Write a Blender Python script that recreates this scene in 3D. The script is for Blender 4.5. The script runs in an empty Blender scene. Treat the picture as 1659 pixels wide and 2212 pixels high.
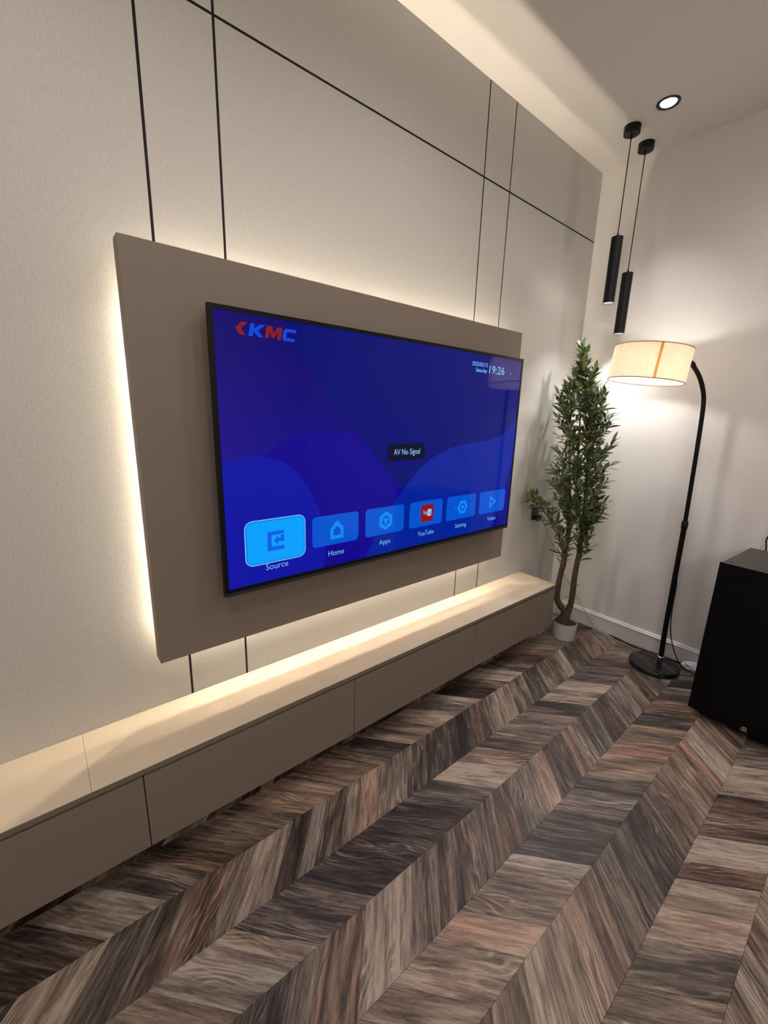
import bpy, bmesh, math, random
from math import sin, cos, pi, radians, sqrt
from mathutils import Vector, Matrix

C = bpy.context.scene.collection
scene = bpy.context.scene
rnd = random.Random(7)

# ------------------------------------------------------------------ camera, world, lights, exposure
cam_d = bpy.data.cameras.new('camera')
cam_d.sensor_fit = 'HORIZONTAL'
cam_d.sensor_width = 36.0
cam_d.lens = 36.0 * 907.2 / 1659.0
cam_d.clip_start = 0.02
cam = bpy.data.objects.new('camera', cam_d)
C.objects.link(cam)
yaw, pitch, roll = radians(39.8098), radians(-13.245), radians(1.6691)
fwd = Vector((sin(yaw) * cos(pitch), cos(yaw) * cos(pitch), sin(pitch)))
right = fwd.cross(Vector((0, 0, 1))).normalized()
up = right.cross(fwd)
r2 = right * cos(roll) + up * sin(roll)
u2 = -right * sin(roll) + up * cos(roll)
M = Matrix((r2, u2, -fwd)).transposed().to_4x4()
M.translation = Vector((-0.1046, -1.5558, 1.5117))
cam.matrix_world = M
scene.camera = cam

world = bpy.data.worlds.new('world')
scene.world = world
world.use_nodes = True
world.node_tree.nodes['Background'].inputs[0].default_value = (0.5, 0.55, 0.7, 1)
world.node_tree.nodes['Background'].inputs[1].default_value = 0.02

LED_STRENGTH = 190.0
LED_COLOR = (1.0, 0.875, 0.68)
SPOT_COLOR = (1.0, 0.93, 0.88)
DOWNLIGHT_W = 48.0
PENDANT_W = 24.0
BULB_STRENGTH = 165.0
ROOM_FILL = [(1.2, -0.95, 20.0), (-0.2, -0.95, 20.0), (-0.6, -1.55, 22.0), (1.0, -1.55, 22.0), (2.3, -1.75, 20.0)]
FILL_POINTS = [(-1.3, -3.3, 2.45, 25.0), (0.5, -3.5, 2.45, 25.0)]      # unseen point lights added behind the viewer to lift ceiling and upper walls

scene.view_settings.view_transform = 'Standard'
scene.view_settings.look = 'None'
scene.view_settings.exposure = 0.0
scene.view_settings.gamma = 1.0
scene.view_settings.use_curve_mapping = False
scene.cycles.use_denoising = True
scene.cycles.max_bounces = 10
scene.cycles.diffuse_bounces = 6
scene.cycles.glossy_bounces = 4
scene.cycles.transmission_bounces = 6
scene.cycles.sample_clamp_indirect = 6.0
scene.cycles.caustics_reflective = False
scene.cycles.caustics_refractive = False


def spot(name, loc, watts, color, size, blend, radius, parent=None, direction=(0, 0, -1)):
    d = bpy.data.lights.new(name, 'SPOT')
    d.energy = watts
    d.color = color
    d.spot_size = radians(size)
    d.spot_blend = blend
    d.shadow_soft_size = radius
    o = bpy.data.objects.new(name, d)
    C.objects.link(o)
    o.parent = parent
    o.location = loc
    o.rotation_euler = Vector(direction).to_track_quat('-Z', 'Y').to_euler()
    return o


for (x, y, w) in ROOM_FILL:      # unseen ceiling spots added for overall brightness, rows set by the bench's floor shadow
    spot('ceiling_fill', (x, y, 3.045), w, SPOT_COLOR, 165, 0.6, 0.06)


for (x, y, z, w) in FILL_POINTS:
    pd = bpy.data.lights.new('fill_point', 'POINT')
    pd.energy = w
    pd.color = (1.0, 0.92, 0.84)
    pd.shadow_soft_size = 0.12
    po = bpy.data.objects.new('fill_point', pd)
    C.objects.link(po)
    po.location = (x, y, z)


# ------------------------------------------------------------------ helpers
def lin(c):
    return tuple(((v / 255.0) / 12.92 if v / 255.0 <= 0.04045 else ((v / 255.0 + 0.055) / 1.055) ** 2.4) for v in c)


def rgba(c):
    return tuple(c) + (1.0,)


def mat(name):
    m = bpy.data.materials.new(name)
    m.use_nodes = True
    nt = m.node_tree
    b = nt.nodes['Principled BSDF']
    return m, nt, b


def simple(name, col, rough=0.5, metal=0.0, spec=0.5, bump=None, noise=None):
    m, nt, b = mat(name)
    b.inputs['Base Color'].default_value = rgba(col)
    b.inputs['Roughness'].default_value = rough
    b.inputs['Metallic'].default_value = metal
    b.inputs['Specular IOR Level'].default_value = spec
    tc = nt.nodes.new('ShaderNodeTexCoord')
    if noise:
        sc, amt = noise
        n = nt.nodes.new('ShaderNodeTexNoise')
        n.inputs['Scale'].default_value = sc
        n.inputs['Detail'].default_value = 4
        nt.links.new(tc.outputs['Object'], n.inputs['Vector'])
        mp = nt.nodes.new('ShaderNodeMapRange')
        mp.inputs[1].default_value = 0.3
        mp.inputs[2].default_value = 0.7
        mp.inputs[3].default_value = 1.0 - amt
        mp.inputs[4].default_value = 1.0 + amt
        nt.links.new(n.outputs[0], mp.inputs[0])
        mx = nt.nodes.new('ShaderNodeVectorMath')
        mx.operation = 'SCALE'
        mx.inputs[0].default_value = col
        nt.links.new(mp.outputs[0], mx.inputs['Scale'])
        nt.links.new(mx.outputs[0], b.inputs['Base Color'])
    if bump:
        sc, st, dist = bump
        n = nt.nodes.new('ShaderNodeTexNoise')
        n.inputs['Scale'].default_value = sc
        n.inputs['Detail'].default_value = 3
        nt.links.new(tc.outputs['Object'], n.inputs['Vector'])
        bp = nt.nodes.new('ShaderNodeBump')
        bp.inputs['Strength'].default_value = st
        bp.inputs['Distance'].default_value = dist
        nt.links.new(n.outputs[0], bp.inputs['Height'])
        nt.links.new(bp.outputs[0], b.inputs['Normal'])
    return m


def emit(name, col, strength=1.0, gloss=False):
    m, nt, b = mat(name)
    b.inputs['Base Color'].default_value = (0.002, 0.002, 0.003, 1)
    b.inputs['Specular IOR Level'].default_value = 0.20
    b.inputs['Emission Color'].default_value = rgba(col)
    b.inputs['Emission Strength'].default_value = strength
    b.inputs['Roughness'].default_value = 0.06 if gloss else 0.5
    return m


def add_box(bm, x0, x1, y0, y1, z0, z1, bevel=0.0):
    vs = [bm.verts.new((x, y, z)) for x in (x0, x1) for y in (y0, y1) for z in (z0, z1)]
    q = [(0, 1, 3, 2), (4, 6, 7, 5), (0, 4, 5, 1), (2, 3, 7, 6), (0, 2, 6, 4), (1, 5, 7, 3)]
    fs = [bm.faces.new([vs[i] for i in f]) for f in q]
    if bevel:
        es = {e for f in fs for e in f.edges}
        bmesh.ops.bevel(bm, geom=list(es), offset=bevel, segments=2, affect='EDGES', profile=0.6)


def frame_of(t):
    t = t.normalized()
    a = Vector((0, 0, 1)) if abs(t.z) < 0.9 else Vector((1, 0, 0))
    n = t.cross(a).normalized()
    return n, t.cross(n).normalized()


def catmull(pts, sub):
    if sub <= 1:
        return [Vector(p) for p in pts]
    P = [Vector(p) for p in pts]
    P = [P[0] * 2 - P[1]] + P + [P[-1] * 2 - P[-2]]
    out = []
    for i in range(1, len(P) - 2):
        for k in range(sub):
            t = k / sub
            a, b, c, d = P[i - 1], P[i], P[i + 1], P[i + 2]
            out.append(0.5 * ((2 * b) + (c - a) * t + (2 * a - 5 * b + 4 * c - d) * t * t + (3 * b - a - 3 * c + d) * t ** 3))
    out.append(P[-2])
    return out


def add_tube(bm, pts, rad, seg=10, sub=1, cap=True):
    """round tube; rad is one radius or one per given point"""
    n0 = len(pts)
    rs = [rad] * n0 if not isinstance(rad, (list, tuple)) else list(rad)
    P = catmull(pts, sub)
    R = []
    for i in range(len(P)):
        f = i / max(1, len(P) - 1) * (n0 - 1)
        k = min(int(f), n0 - 2)
        R.append(rs[k] + (rs[k + 1] - rs[k]) * (f - k))
    rings = []
    n = None
    for i, p in enumerate(P):
        t = (P[min(i + 1, len(P) - 1)] - P[max(i - 1, 0)]).normalized()
        if n is None:
            n, b = frame_of(t)
        else:
            n = (n - t * n.dot(t)).normalized()
            b = t.cross(n)
        rings.append([bm.verts.new(p + (n * cos(2 * pi * k / seg) + b * sin(2 * pi * k / seg)) * R[i]) for k in range(seg)])
    for a, c in zip(rings, rings[1:]):
        for k in range(seg):
            bm.faces.new((a[k], a[(k + 1) % seg], c[(k + 1) % seg], c[k]))
    if cap:
        bm.faces.new(rings[0][::-1])
        bm.faces.new(rings[-1])


def add_lathe(bm, prof, seg=32, center=(0, 0, 0), close=False):
    """profile of (radius, z); a radius of 0 closes the end"""
    cx, cy, cz = center
    rings = []
    for r, z in prof:
        if r <= 1e-6:
            rings.append([bm.verts.new((cx, cy, cz + z))])
        else:
            rings.append([bm.verts.new((cx + r * cos(2 * pi * k / seg), cy + r * sin(2 * pi * k / seg), cz + z)) for k in range(seg)])
    pr = list(zip(rings, rings[1:]))
    if close:
        pr.append((rings[-1], rings[0]))
    for a, b in pr:
        for k in range(seg):
            k2 = (k + 1) % seg
            if len(a) == 1 and len(b) == 1:
                continue
            if len(a) == 1:
                bm.faces.new((a[0], b[k2], b[k]))
            elif len(b) == 1:
                bm.faces.new((a[k], a[k2], b[0]))
            else:
                bm.faces.new((a[k], a[k2], b[k2], b[k]))


def obj(name, bm, m, parent=None, smooth=False, loc=None):
    me = bpy.data.meshes.new(name)
    bmesh.ops.recalc_face_normals(bm, faces=bm.faces[:])
    bm.to_mesh(me)
    bm.free()
    if smooth:
        for p in me.polygons:
            p.use_smooth = True
        try:
            me.set_sharp_from_angle(angle=radians(40))
        except Exception:
            pass
    if m is not None:
        me.materials.append(m)
    o = bpy.data.objects.new(name, me)
    C.objects.link(o)
    o.parent = parent
    if loc:
        o.location = loc
    return o


def box(name, x0, x1, y0, y1, z0, z1, m, parent=None, bevel=0.0):
    bm = bmesh.new()
    add_box(bm, x0, x1, y0, y1, z0, z1, bevel)
    return obj(name, bm, m, parent)


def tube(name, pts, rad, m, parent=None, seg=10, sub=1):
    bm = bmesh.new()
    add_tube(bm, pts, rad, seg, sub)
    return obj(name, bm, m, parent, smooth=True)


def thing(name, label, cat, loc=(0, 0, 0), group=None):
    o = bpy.data.objects.new(name, None)
    o.empty_display_size = 0.05
    C.objects.link(o)
    o.location = loc
    tag(o, label, cat, group)
    return o


def tag(o, label, cat, group=None):
    o['label'] = label
    o['category'] = cat
    if group:
        o['group'] = group
    return o


def structure(o):
    o['kind'] = 'structure'
    return o


# ------------------------------------------------------------------ materials
def wall_fabric():
    m, nt, b = mat('woven_wallcovering')
    tc = nt.nodes.new('ShaderNodeTexCoord')
    mp = nt.nodes.new('ShaderNodeMapping')
    mp.inputs['Scale'].default_value = (260, 260, 60)
    nt.links.new(tc.outputs['Object'], mp.inputs[0])
    n = nt.nodes.new('ShaderNodeTexNoise')
    n.inputs['Scale'].default_value = 1.0
    n.inputs['Detail'].default_value = 3
    nt.links.new(mp.outputs[0], n.inputs['Vector'])
    n2 = nt.nodes.new('ShaderNodeTexNoise')
    n2.inputs['Scale'].default_value = 170
    nt.links.new(tc.outputs['Object'], n2.inputs['Vector'])
    ad = nt.nodes.new('ShaderNodeMath')
    nt.links.new(n.outputs[0], ad.inputs[0])
    nt.links.new(n2.outputs[0], ad.inputs[1])
    cr = nt.nodes.new('ShaderNodeMapRange')
    cr.inputs[1].default_value = 0.7
    cr.inputs[2].default_value = 1.3
    cr.inputs[3].default_value = 0.92
    cr.inputs[4].default_value = 1.06
    nt.links.new(ad.outputs[0], cr.inputs[0])
    vm = nt.nodes.new('ShaderNodeVectorMath')
    vm.operation = 'SCALE'
    vm.inputs[0].default_value = (0.575, 0.56, 0.525)
    nt.links.new(cr.outputs[0], vm.inputs['Scale'])
    nt.links.new(vm.outputs[0], b.inputs['Base Color'])
    bp = nt.nodes.new('ShaderNodeBump')
    bp.inputs['Strength'].default_value = 0.25
    bp.inputs['Distance'].default_value = 0.0008
    nt.links.new(ad.outputs[0], bp.inputs['Height'])
    nt.links.new(bp.outputs[0], b.inputs['Normal'])
    b.inputs['Roughness'].default_value = 0.7
    b.inputs['Specular IOR Level'].default_value = 0.25
    return m


M_FABRIC = wall_fabric()
M_STRIP = simple('dark_inlay', (0.014, 0.010, 0.013), 0.5, spec=0.2)
M_PAINT = simple('wall_paint', (0.73, 0.705, 0.675), 0.75, bump=(420, 0.08, 0.001), noise=(260, 0.02), spec=0.3)
M_CEIL = simple('ceiling_paint', (0.74, 0.70, 0.67), 0.85, bump=(300, 0.12, 0.0012), noise=(220, 0.025), spec=0.2)
M_WHITE = simple('white_gloss_paint', (0.72, 0.71, 0.69), 0.3)
M_TAUPE = simple('taupe_laminate', (0.225, 0.183, 0.152), 0.55, bump=(900, 0.05, 0.0005), spec=0.35)
M_TOP = simple('cream_worktop', (0.72, 0.60, 0.46), 0.5, noise=(9, 0.03), spec=0.4)
M_TOPEDGE = simple('worktop_edge_band', (0.17, 0.165, 0.125), 0.5)
M_DARKGAP = simple('dark_recess', (0.012, 0.01, 0.009), 0.8)
M_BLACK = simple('black_matte_metal', (0.005, 0.0045, 0.005), 0.42, spec=0.22)
M_BLACK2 = simple('black_powder_coat', (0.004, 0.0036, 0.004), 0.45, spec=0.2)
M_BEZEL = simple('black_bezel', (0.006, 0.006, 0.009), 0.35, spec=0.2)
M_CHIN = simple('grey_black_bezel_lip', (0.030, 0.030, 0.038), 0.4, spec=0.3)
M_CHROME = simple('chrome', (0.7, 0.7, 0.72), 0.15, metal=1.0)


def led_mat(k=1.0):
    m, nt, b = mat('warm_led')
    b.inputs['Emission Color'].default_value = rgba(LED_COLOR)
    b.inputs['Emission Strength'].default_value = LED_STRENGTH * k
    return m



# ------------------------------------------------------------------ the room
XC, ZC = 2.9501, 3.0567
XL, YF = -2.6, -4.2


def shell(name, a, b):
    return structure(box(name, a[0], b[0], a[1], b[1], a[2], b[2], M_PAINT))


wall_right = shell('wall_right', (XC, YF, -0.1), (XC + 0.12, 0.12, ZC + 0.1))
wall_left = shell('wall_left', (XL - 0.12, YF, -0.1), (XL, 0.12, ZC + 0.1))
wall_front = shell('wall_front', (XL - 0.12, YF - 0.12, -0.1), (XC + 0.12, YF, ZC + 0.1))
ceiling = structure(box('ceiling', XL, XC, YF, 0.12, ZC, ZC + 0.1, M_CEIL))

# TV wall: substrate with cladding panels set between dark inlay strips
wall_back = structure(box('wall_back', XL, XC, 0.012, 0.12, -0.1, ZC, M_DARKGAP))
G = [0.2519, 0.4685, 1.7726, 1.9875]
GH = 2.659
hw = 0.0042
xs = [XL] + G + [XC]
for i in range(5):
    x0 = xs[i] + (hw if i else 0)
    x1 = xs[i + 1] - (hw if i < 4 else 0)
    for (z0, z1) in ((0.0, GH - hw), (GH + hw, ZC)):
        box('panel', x0, x1, 0.0, 0.012, z0, z1, M_FABRIC, wall_back, bevel=0.0006)
for g in G:
    for (z0, z1) in ((0.0, GH - hw), (GH + hw, ZC)):
        box('inlay_strip', g - hw, g + hw, 0.0012, 0.012, z0, z1, M_STRIP, wall_back)
box('inlay_strip', XL, XC, 0.0012, 0.012, GH - hw, GH + hw, M_STRIP, wall_back)

# baseboard of the end wall: plain face with a moulded top
bm = bmesh.new()
prof = [(0, 0), (0.015, 0), (0.015, 0.088), (0.0135, 0.092), (0.0135, 0.096), (0.017, 0.099), (0.019, 0.104), (0.017, 0.109),
        (0.011, 0.111), (0.010, 0.116), (0.006, 0.122), (0, 0.123)]
ra = [bm.verts.new((XC - d, YF, z)) for d, z in prof]
rb = [bm.verts.new((XC - d, 0.0, z)) for d, z in prof]
for k in range(len(prof)):
    k2 = (k + 1) % len(prof)
    bm.faces.new((ra[k], ra[k2], rb[k2], rb[k]))
bm.faces.new(ra[::-1])
bm.faces.new(rb)
structure(obj('baseboard_right', bm, M_WHITE))


# ------------------------------------------------------------------ chevron floor
def floor_mat():
    m, nt, b = mat('grey_brown_oak_plank')
    L = nt.links.new
    uv = nt.nodes.new('ShaderNodeUVMap')
    uv.uv_map = 'grain'
    at = nt.nodes.new('ShaderNodeAttribute')
    at.attribute_name = 'tone'
    sep = nt.nodes.new('ShaderNodeSeparateColor')
    L(at.outputs['Color'], sep.inputs[0])

    def noise(scale, vecscale, detail=4, dist=0.0, rough=0.6):
        mp = nt.nodes.new('ShaderNodeMapping')
        mp.inputs['Scale'].default_value = vecscale
        L(uv.outputs[0], mp.inputs[0])
        n = nt.nodes.new('ShaderNodeTexNoise')
        n.inputs['Scale'].default_value = scale
        n.inputs['Detail'].default_value = detail
        n.inputs['Roughness'].default_value = rough
        n.inputs['Distortion'].default_value = dist
        L(mp.outputs[0], n.inputs['Vector'])
        return n

    def rng(src, a, b_, c, d):
        r = nt.nodes.new('ShaderNodeMapRange')
        r.inputs[1].default_value, r.inputs[2].default_value = a, b_
        r.inputs[3].default_value, r.inputs[4].default_value = c, d
        L(src, r.inputs[0])
        return r.outputs[0]

    def math_(op, a, b_):
        r = nt.nodes.new('ShaderNodeMath')
        r.operation = op
        for i, v in enumerate((a, b_)):
            if isinstance(v, float):
                r.inputs[i].default_value = v
            else:
                L(v, r.inputs[i])
        return r.outputs[0]

    wide = noise(1.0, (3.0, 24, 1), 4, 0.9)
    streak = noise(1.0, (7, 90, 1), 5, 0.4, 0.7)
    fibre = noise(1.0, (40, 480, 1), 3, 0.0, 0.7)
    # cathedral figure: distorted bands along the grain
    warp = noise(1.0, (2.4, 9, 1), 2, 0.2)
    su = nt.nodes.new('ShaderNodeSeparateXYZ')
    L(uv.outputs[0], su.inputs[0])
    ph = math_('ADD', math_('MULTIPLY', su.outputs[1], 520.0), math_('MULTIPLY', warp.outputs[0], 75.0))
    ring = rng(math_('SINE', ph, 0.0), 0.1, 0.95, -0.3, 1.0)
    mask = noise(1.0, (3.0, 9.0, 1), 1)
    mk = rng(mask.outputs[0], 0.50, 0.62, 0.0, 1.0)
    ring = math_('MULTIPLY', ring, mk)
    v = math_('ADD', math_('ADD', math_('MULTIPLY', math_('SUBTRACT', wide.outputs[0], 0.5), 0.85), 0.47), math_('MULTIPLY', math_('SUBTRACT', streak.outputs[0], 0.5), 0.75))
    v = math_('ADD', v, math_('MULTIPLY', math_('SUBTRACT', fibre.outputs[0], 0.5), 0.34))
    v = math_('ADD', v, math_('MULTIPLY', ring, 0.14))
    v = math_('ADD', v, math_('MULTIPLY', math_('SUBTRACT', sep.outputs[0], 0.5), 0.48))
    cr = nt.nodes.new('ShaderNodeValToRGB')
    e = cr.color_ramp.elements
    e[0].position, e[0].color = 0.22, rgba(lin((46, 40, 39)))
    e[1].position, e[1].color = 0.80, rgba(lin((192, 176, 162)))
    for p, c in ((0.38, (82, 72, 67)), (0.50, (118, 104, 95)), (0.62, (150, 134, 121))):
        k = e.new(p)
        k.color = rgba(lin(c))
    L(v, cr.inputs[0])
    # a red-brown or a cold grey cast by board
    mx = nt.nodes.new('ShaderNodeMix')
    mx.data_type = 'RGBA'
    mx.blend_type = 'MULTIPLY'
    mx.inputs[0].default_value = 1.0
    cast = nt.nodes.new('ShaderNodeValToRGB')
    ce = cast.color_ramp.elements
    ce[0].position, ce[0].color = 0.0, (0.92, 0.96, 1.0, 1)
    ce[1].position, ce[1].color = 1.0, (1.10, 0.84, 0.76, 1)
    k = ce.new(0.6)
    k.color = (1.0, 0.955, 0.92, 1)
    castn = noise(1.0, (1.2, 14, 1), 2)
    cv = math_('ADD', math_('MULTIPLY', sep.outputs[1], 0.9), math_('MULTIPLY', math_('SUBTRACT', castn.outputs[0], 0.5), 1.1))
    L(cv, cast.inputs[0])
    L(cr.outputs[0], mx.inputs[6])
    L(cast.outputs[0], mx.inputs[7])
    L(mx.outputs[2], b.inputs['Base Color'])
    b.inputs['Roughness'].default_value = 0.42
    b.inputs['Specular IOR Level'].default_value = 0.45
    bp = nt.nodes.new('ShaderNodeBump')
    bp.inputs['Strength'].default_value = 0.35
    bp.inputs['Distance'].default_value = 0.0006
    L(v, bp.inputs['Height'])
    L(bp.outputs[0], b.inputs['Normal'])
    return m


M_FLOOR = floor_mat()
floor = structure(box('floor', XL, XC, YF, 0.12, -0.1, -0.004, M_DARKGAP))


def clip(poly, axis, val, keep_less):
    out = []
    for i in range(len(poly)):
        a, b = poly[i], poly[(i + 1) % len(poly)]
        ina = (a[axis] <= val) == keep_less or a[axis] == val
        inb = (b[axis] <= val) == keep_less or b[axis] == val
        if ina:
            out.append(a)
        if ina != inb:
            t = (val - a[axis]) / (b[axis] - a[axis])
            out.append((a[0] + (b[0] - a[0]) * t, a[1] + (b[1] - a[1]) * t))
    return out


class PlankMesh:
    def __init__(self):
        self.v, self.f, self.uv, self.tone = [], [], [], []

    def add(self, poly, ang, off, tone):
        n = len(poly)
        s = len(self.v)
        self.v += [(x, y, 0.0) for x, y in poly] + [(x, y, -0.004) for x, y in poly]
        ca, sa = cos(ang), sin(ang)
        g = [(x * ca + y * sa + off[0], -x * sa + y * ca + off[1]) for x, y in poly]
        g = g + g
        faces = [list(range(n))] + [[i, n + i, n + (i + 1) % n, (i + 1) % n] for i in range(n)]
        for f in faces:
            self.f.append([s + k for k in f])
            for k in f:
                self.uv.append(g[k])
                self.tone.append(tone)

    def build(self, name, parent):
        me = bpy.data.meshes.new(name)
        me.from_pydata(self.v, [], self.f)
        me.uv_layers.new(name='grain')
        me.color_attributes.new('tone', 'FLOAT_COLOR', 'CORNER')
        me.uv_layers['grain'].data.foreach_set('uv', [c for q in self.uv for c in q])
        me.color_attributes['tone'].data.foreach_set('color', [c for q in self.tone for c in q])
        me.materials.append(M_FLOOR)
        o = bpy.data.objects.new(name, me)
        C.objects.link(o)
        o.parent = parent
        return o


PITCH, DX, Y0 = 0.197, 0.178, -0.374
frnd = random.Random(21)
rest = PlankMesh()
n_plank = 0
for col in range(-2, 20):
    ya = Y0 - PITCH * col
    yb = ya - PITCH
    sgn = -1 if col % 2 == 0 else 1          # grain leans back towards -x, then forward
    xtop = -3.0 + frnd.uniform(0, 0.12)
    while xtop < XC + 0.3:
        w = frnd.choice((0.06, 0.09, 0.105, 0.12, 0.135, 0.15, 0.165))
        x2 = xtop + w
        sk = frnd.choice((0, 0, 0, 0.03, -0.03)) * 0
        g = 0.0004
        poly = [(xtop + g, ya - g), (x2 - g, ya - g), (x2 + sgn * DX - g, yb + g), (xtop + sgn * DX + g, yb + g)]
        tone = (min(1, max(0, frnd.gauss(0.5, 0.24))), frnd.random(), frnd.random(), 1.0)
        off = (frnd.uniform(0, 90), frnd.uniform(0, 90))
        xm = 0.5 * (xtop + x2) + sgn * DX * 0.5
        ym = 0.5 * (ya + yb)
        xtop = x2
        for ax, val, less in ((0, XL, False), (0, XC - 0.001, True), (1, YF, False), (1, 0.0, True)):
            if poly:
                poly = clip(poly, ax, val, less)
        if len(poly) < 3:
            continue
        ang = math.atan2(-PITCH, sgn * DX)
        near = (ym > -1.80) and xm > -0.62 and ym > -0.80 - 0.80 * (xm + 0.15) - 0.25 and xm < XC
        if xm > 2.55 and ym < -1.25:
            near = False
        if near and n_plank < 296:
            pm = PlankMesh()
            pm.add(poly, ang, off, tone)
            pm.build('plank', floor)
            n_plank += 1
        else:
            rest.add(poly, ang, off, tone)
ro = rest.build('plank_field', floor)
ro['kind'] = 'stuff'
print('planks', n_plank)

# ------------------------------------------------------------------ floating cabinets under the television
BY, BZ, BB = -0.2834, 0.4323, 0.1371
doors_x = [-1.571, -0.772, 0.0273, 0.8238, 1.635, 2.4723]
cab_label = ['taupe wall-hung cabinet at the near end of the row, mostly out of frame',
             'taupe wall-hung cabinet cut by the left edge of the photo',
             'taupe wall-hung cabinet second from the left edge, under the near half of the television',
             'taupe wall-hung cabinet third from the left edge, under the far half of the television',
             'taupe wall-hung cabinet at the far end of the row, beside the potted olive tree']
for i in range(1, 5):
    x0, x1 = doors_x[i], doors_x[i + 1]
    t = thing('wall_cabinet', cab_label[i], 'cabinet', (0.5 * (x0 + x1), 0, BB), 'wall-hung cabinets under the television')
    cx = 0.5 * (x0 + x1)
    hw_ = 0.5 * (x1 - x0)
    box('body', -hw_ + 0.0003, hw_ - 0.0003, BY + 0.021, -0.002, 0.0, BZ - BB - 0.018, M_TAUPE, t)
    g0 = 0.0016
    g1 = 0.0 if i == 4 else 0.0016
    box('door', -hw_ + g0, hw_ - g1, BY + 0.002, BY + 0.020, 0.0, BZ - BB - 0.030, M_TAUPE, t, bevel=0.0008)
    box('finger_groove', -hw_ + 0.0003, hw_ - 0.0003, BY + 0.010, BY + 0.021, BZ - BB - 0.0285, BZ - BB - 0.018, M_TAUPE, t)

wt = thing('worktop', 'long cream worktop lying across the wall-hung cabinets below the television', 'worktop', (0, 0, BZ))
for (x0, x1) in ((-0.80, -0.1014), (-0.1006, 2.4723)):
    box('slab', x0, x1, BY + 0.001, -0.001, -0.0175, 0.0, M_TOP, wt, bevel=0.0006)
box('edge_band', -0.80, 2.4723, BY - 0.0002, BY + 0.001, -0.0172, -0.0006, M_TOPEDGE, wt)

# ------------------------------------------------------------------ backlit wall panel
PX0, PX1, PZ0, PZ1, PYF, PYB = 0.1372, 2.0756, 0.6562, 1.9678, -0.10, -0.040
tp_ = thing('backlit_panel', 'large taupe panel behind the television with warm light glowing round its edges', 'panel', (0, 0, 0))
box('board', PX0, PX1, PYF, PYB, PZ0, PZ1, M_TAUPE, tp_, bevel=0.0012)
IN_T, IN_B, IN_S = 0.135, 0.055, 0.06
bx0, bx1, bz0, bz1 = PX0 + IN_S, PX1 - IN_S, PZ0 + IN_B, PZ1 - IN_T
fr = box('mounting_frame', bx0 + 0.003, bx1 - 0.003, PYB, -0.0005, bz0 + 0.003, bz1 - 0.003, M_DARKGAP, tp_)
def strip(k, *boxes):
    b_ = bmesh.new()
    for q in boxes:
        add_box(b_, *q)
    return obj('light_strip', b_, led_mat(k), tp_)


strip(2.1, (bx0, bx1, -0.0090, -0.0040, bz1 - 0.0029, bz1 - 0.0009))
strip(2.0, (bx0, bx1, -0.0290, -0.0250, bz1 - 0.0029, bz1 - 0.0009))
strip(0.5, (bx0, bx1, -0.0090, -0.0040, bz0 + 0.0009, bz0 + 0.0029))
strip(0.95, (bx0, bx1, -0.0290, -0.0250, bz0 + 0.0009, bz0 + 0.0029))
strip(1.0, (bx0 + 0.0009, bx0 + 0.0029, -0.0090, -0.0040, bz0 + 0.004, bz1 - 0.004))
strip(0.6, (bx0 + 0.0009, bx0 + 0.0029, -0.0290, -0.0250, bz0 + 0.004, bz1 - 0.004))
strip(0.75, (bx1 - 0.0029, bx1 - 0.0009, -0.0090, -0.0040, bz0 + 0.004, bz1 - 0.004))

# ------------------------------------------------------------------ television
TX0, TX1, TZ0, TZ1, TY = 0.3453, 2.0153, 0.8791, 1.8196, -0.165
tv = thing('television', 'large flat television showing a blue home menu, mounted on the taupe panel', 'television', (0, 0, 0))
SX0, SX1, SZ0, SZ1 = 0.3600, 2.0020, 0.8925, 1.8060
bm = bmesh.new()
D = 0.018
add_box(bm, TX0, TX1, TY, TY + D, SZ1, TZ1)
add_box(bm, TX0, TX1, TY, TY + D, TZ0, SZ0)
add_box(bm, TX0, SX0, TY, TY + D, SZ0, SZ1)
add_box(bm, SX1, TX1, TY, TY + D, SZ0, SZ1)
obj('bezel', bm, M_BEZEL, tv)
box('back_cover', TX0 + 0.004, TX1 - 0.004, TY + 0.012, TY + 0.030, TZ0 + 0.004, TZ1 - 0.004, M_BEZEL, tv)
box('rear_housing', TX0 + 0.25, TX1 - 0.25, TY + 0.030, PYF - 0.001, TZ0 + 0.06, TZ0 + 0.62, M_BEZEL, tv, bevel=0.004)
box('bottom_lip', TX0, TX1, TY - 0.001, TY + 0.022, TZ0 - 0.012, TZ0 - 0.0005, M_CHIN, tv, bevel=0.002)


def screen_mat():
    m, nt, b = mat('screen_blue')
    L = nt.links.new
    b.inputs['Base Color'].default_value = (0.002, 0.002, 0.004, 1)
    b.inputs['Specular IOR Level'].default_value = 0.20
    b.inputs['Roughness'].default_value = 0.03
    tc = nt.nodes.new('ShaderNodeTexCoord')
    sp = nt.nodes.new('ShaderNodeSeparateXYZ')
    L(tc.outputs['Generated'], sp.inputs[0])
    r = nt.nodes.new('ShaderNodeValToRGB')
    e = r.color_ramp.elements
    e[0].position, e[0].color = 0.0, rgba(lin((36, 22, 158)))  # violet end: viewing-angle haze on the left, painted into the emission
    e[1].position, e[1].color = 1.0, rgba(lin((4, 24, 152)))
    for p, c in ((0.3, (17, 6, 148)), (0.6, (10, 10, 138))):
        k = e.new(p)
        k.color = rgba(lin(c))
    L(sp.outputs[0], r.inputs[0])
    L(r.outputs[0], b.inputs['Emission Color'])
    mp = nt.nodes.new('ShaderNodeMapRange')     # the picture is darker towards the top
    mp.inputs[1].default_value, mp.inputs[2].default_value = 0.25, 0.95
    mp.inputs[3].default_value, mp.inputs[4].default_value = 0.88, 0.42
    L(sp.outputs[2], mp.inputs[0])
    L(mp.outputs[0], b.inputs['Emission Strength'])
    return m


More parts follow.
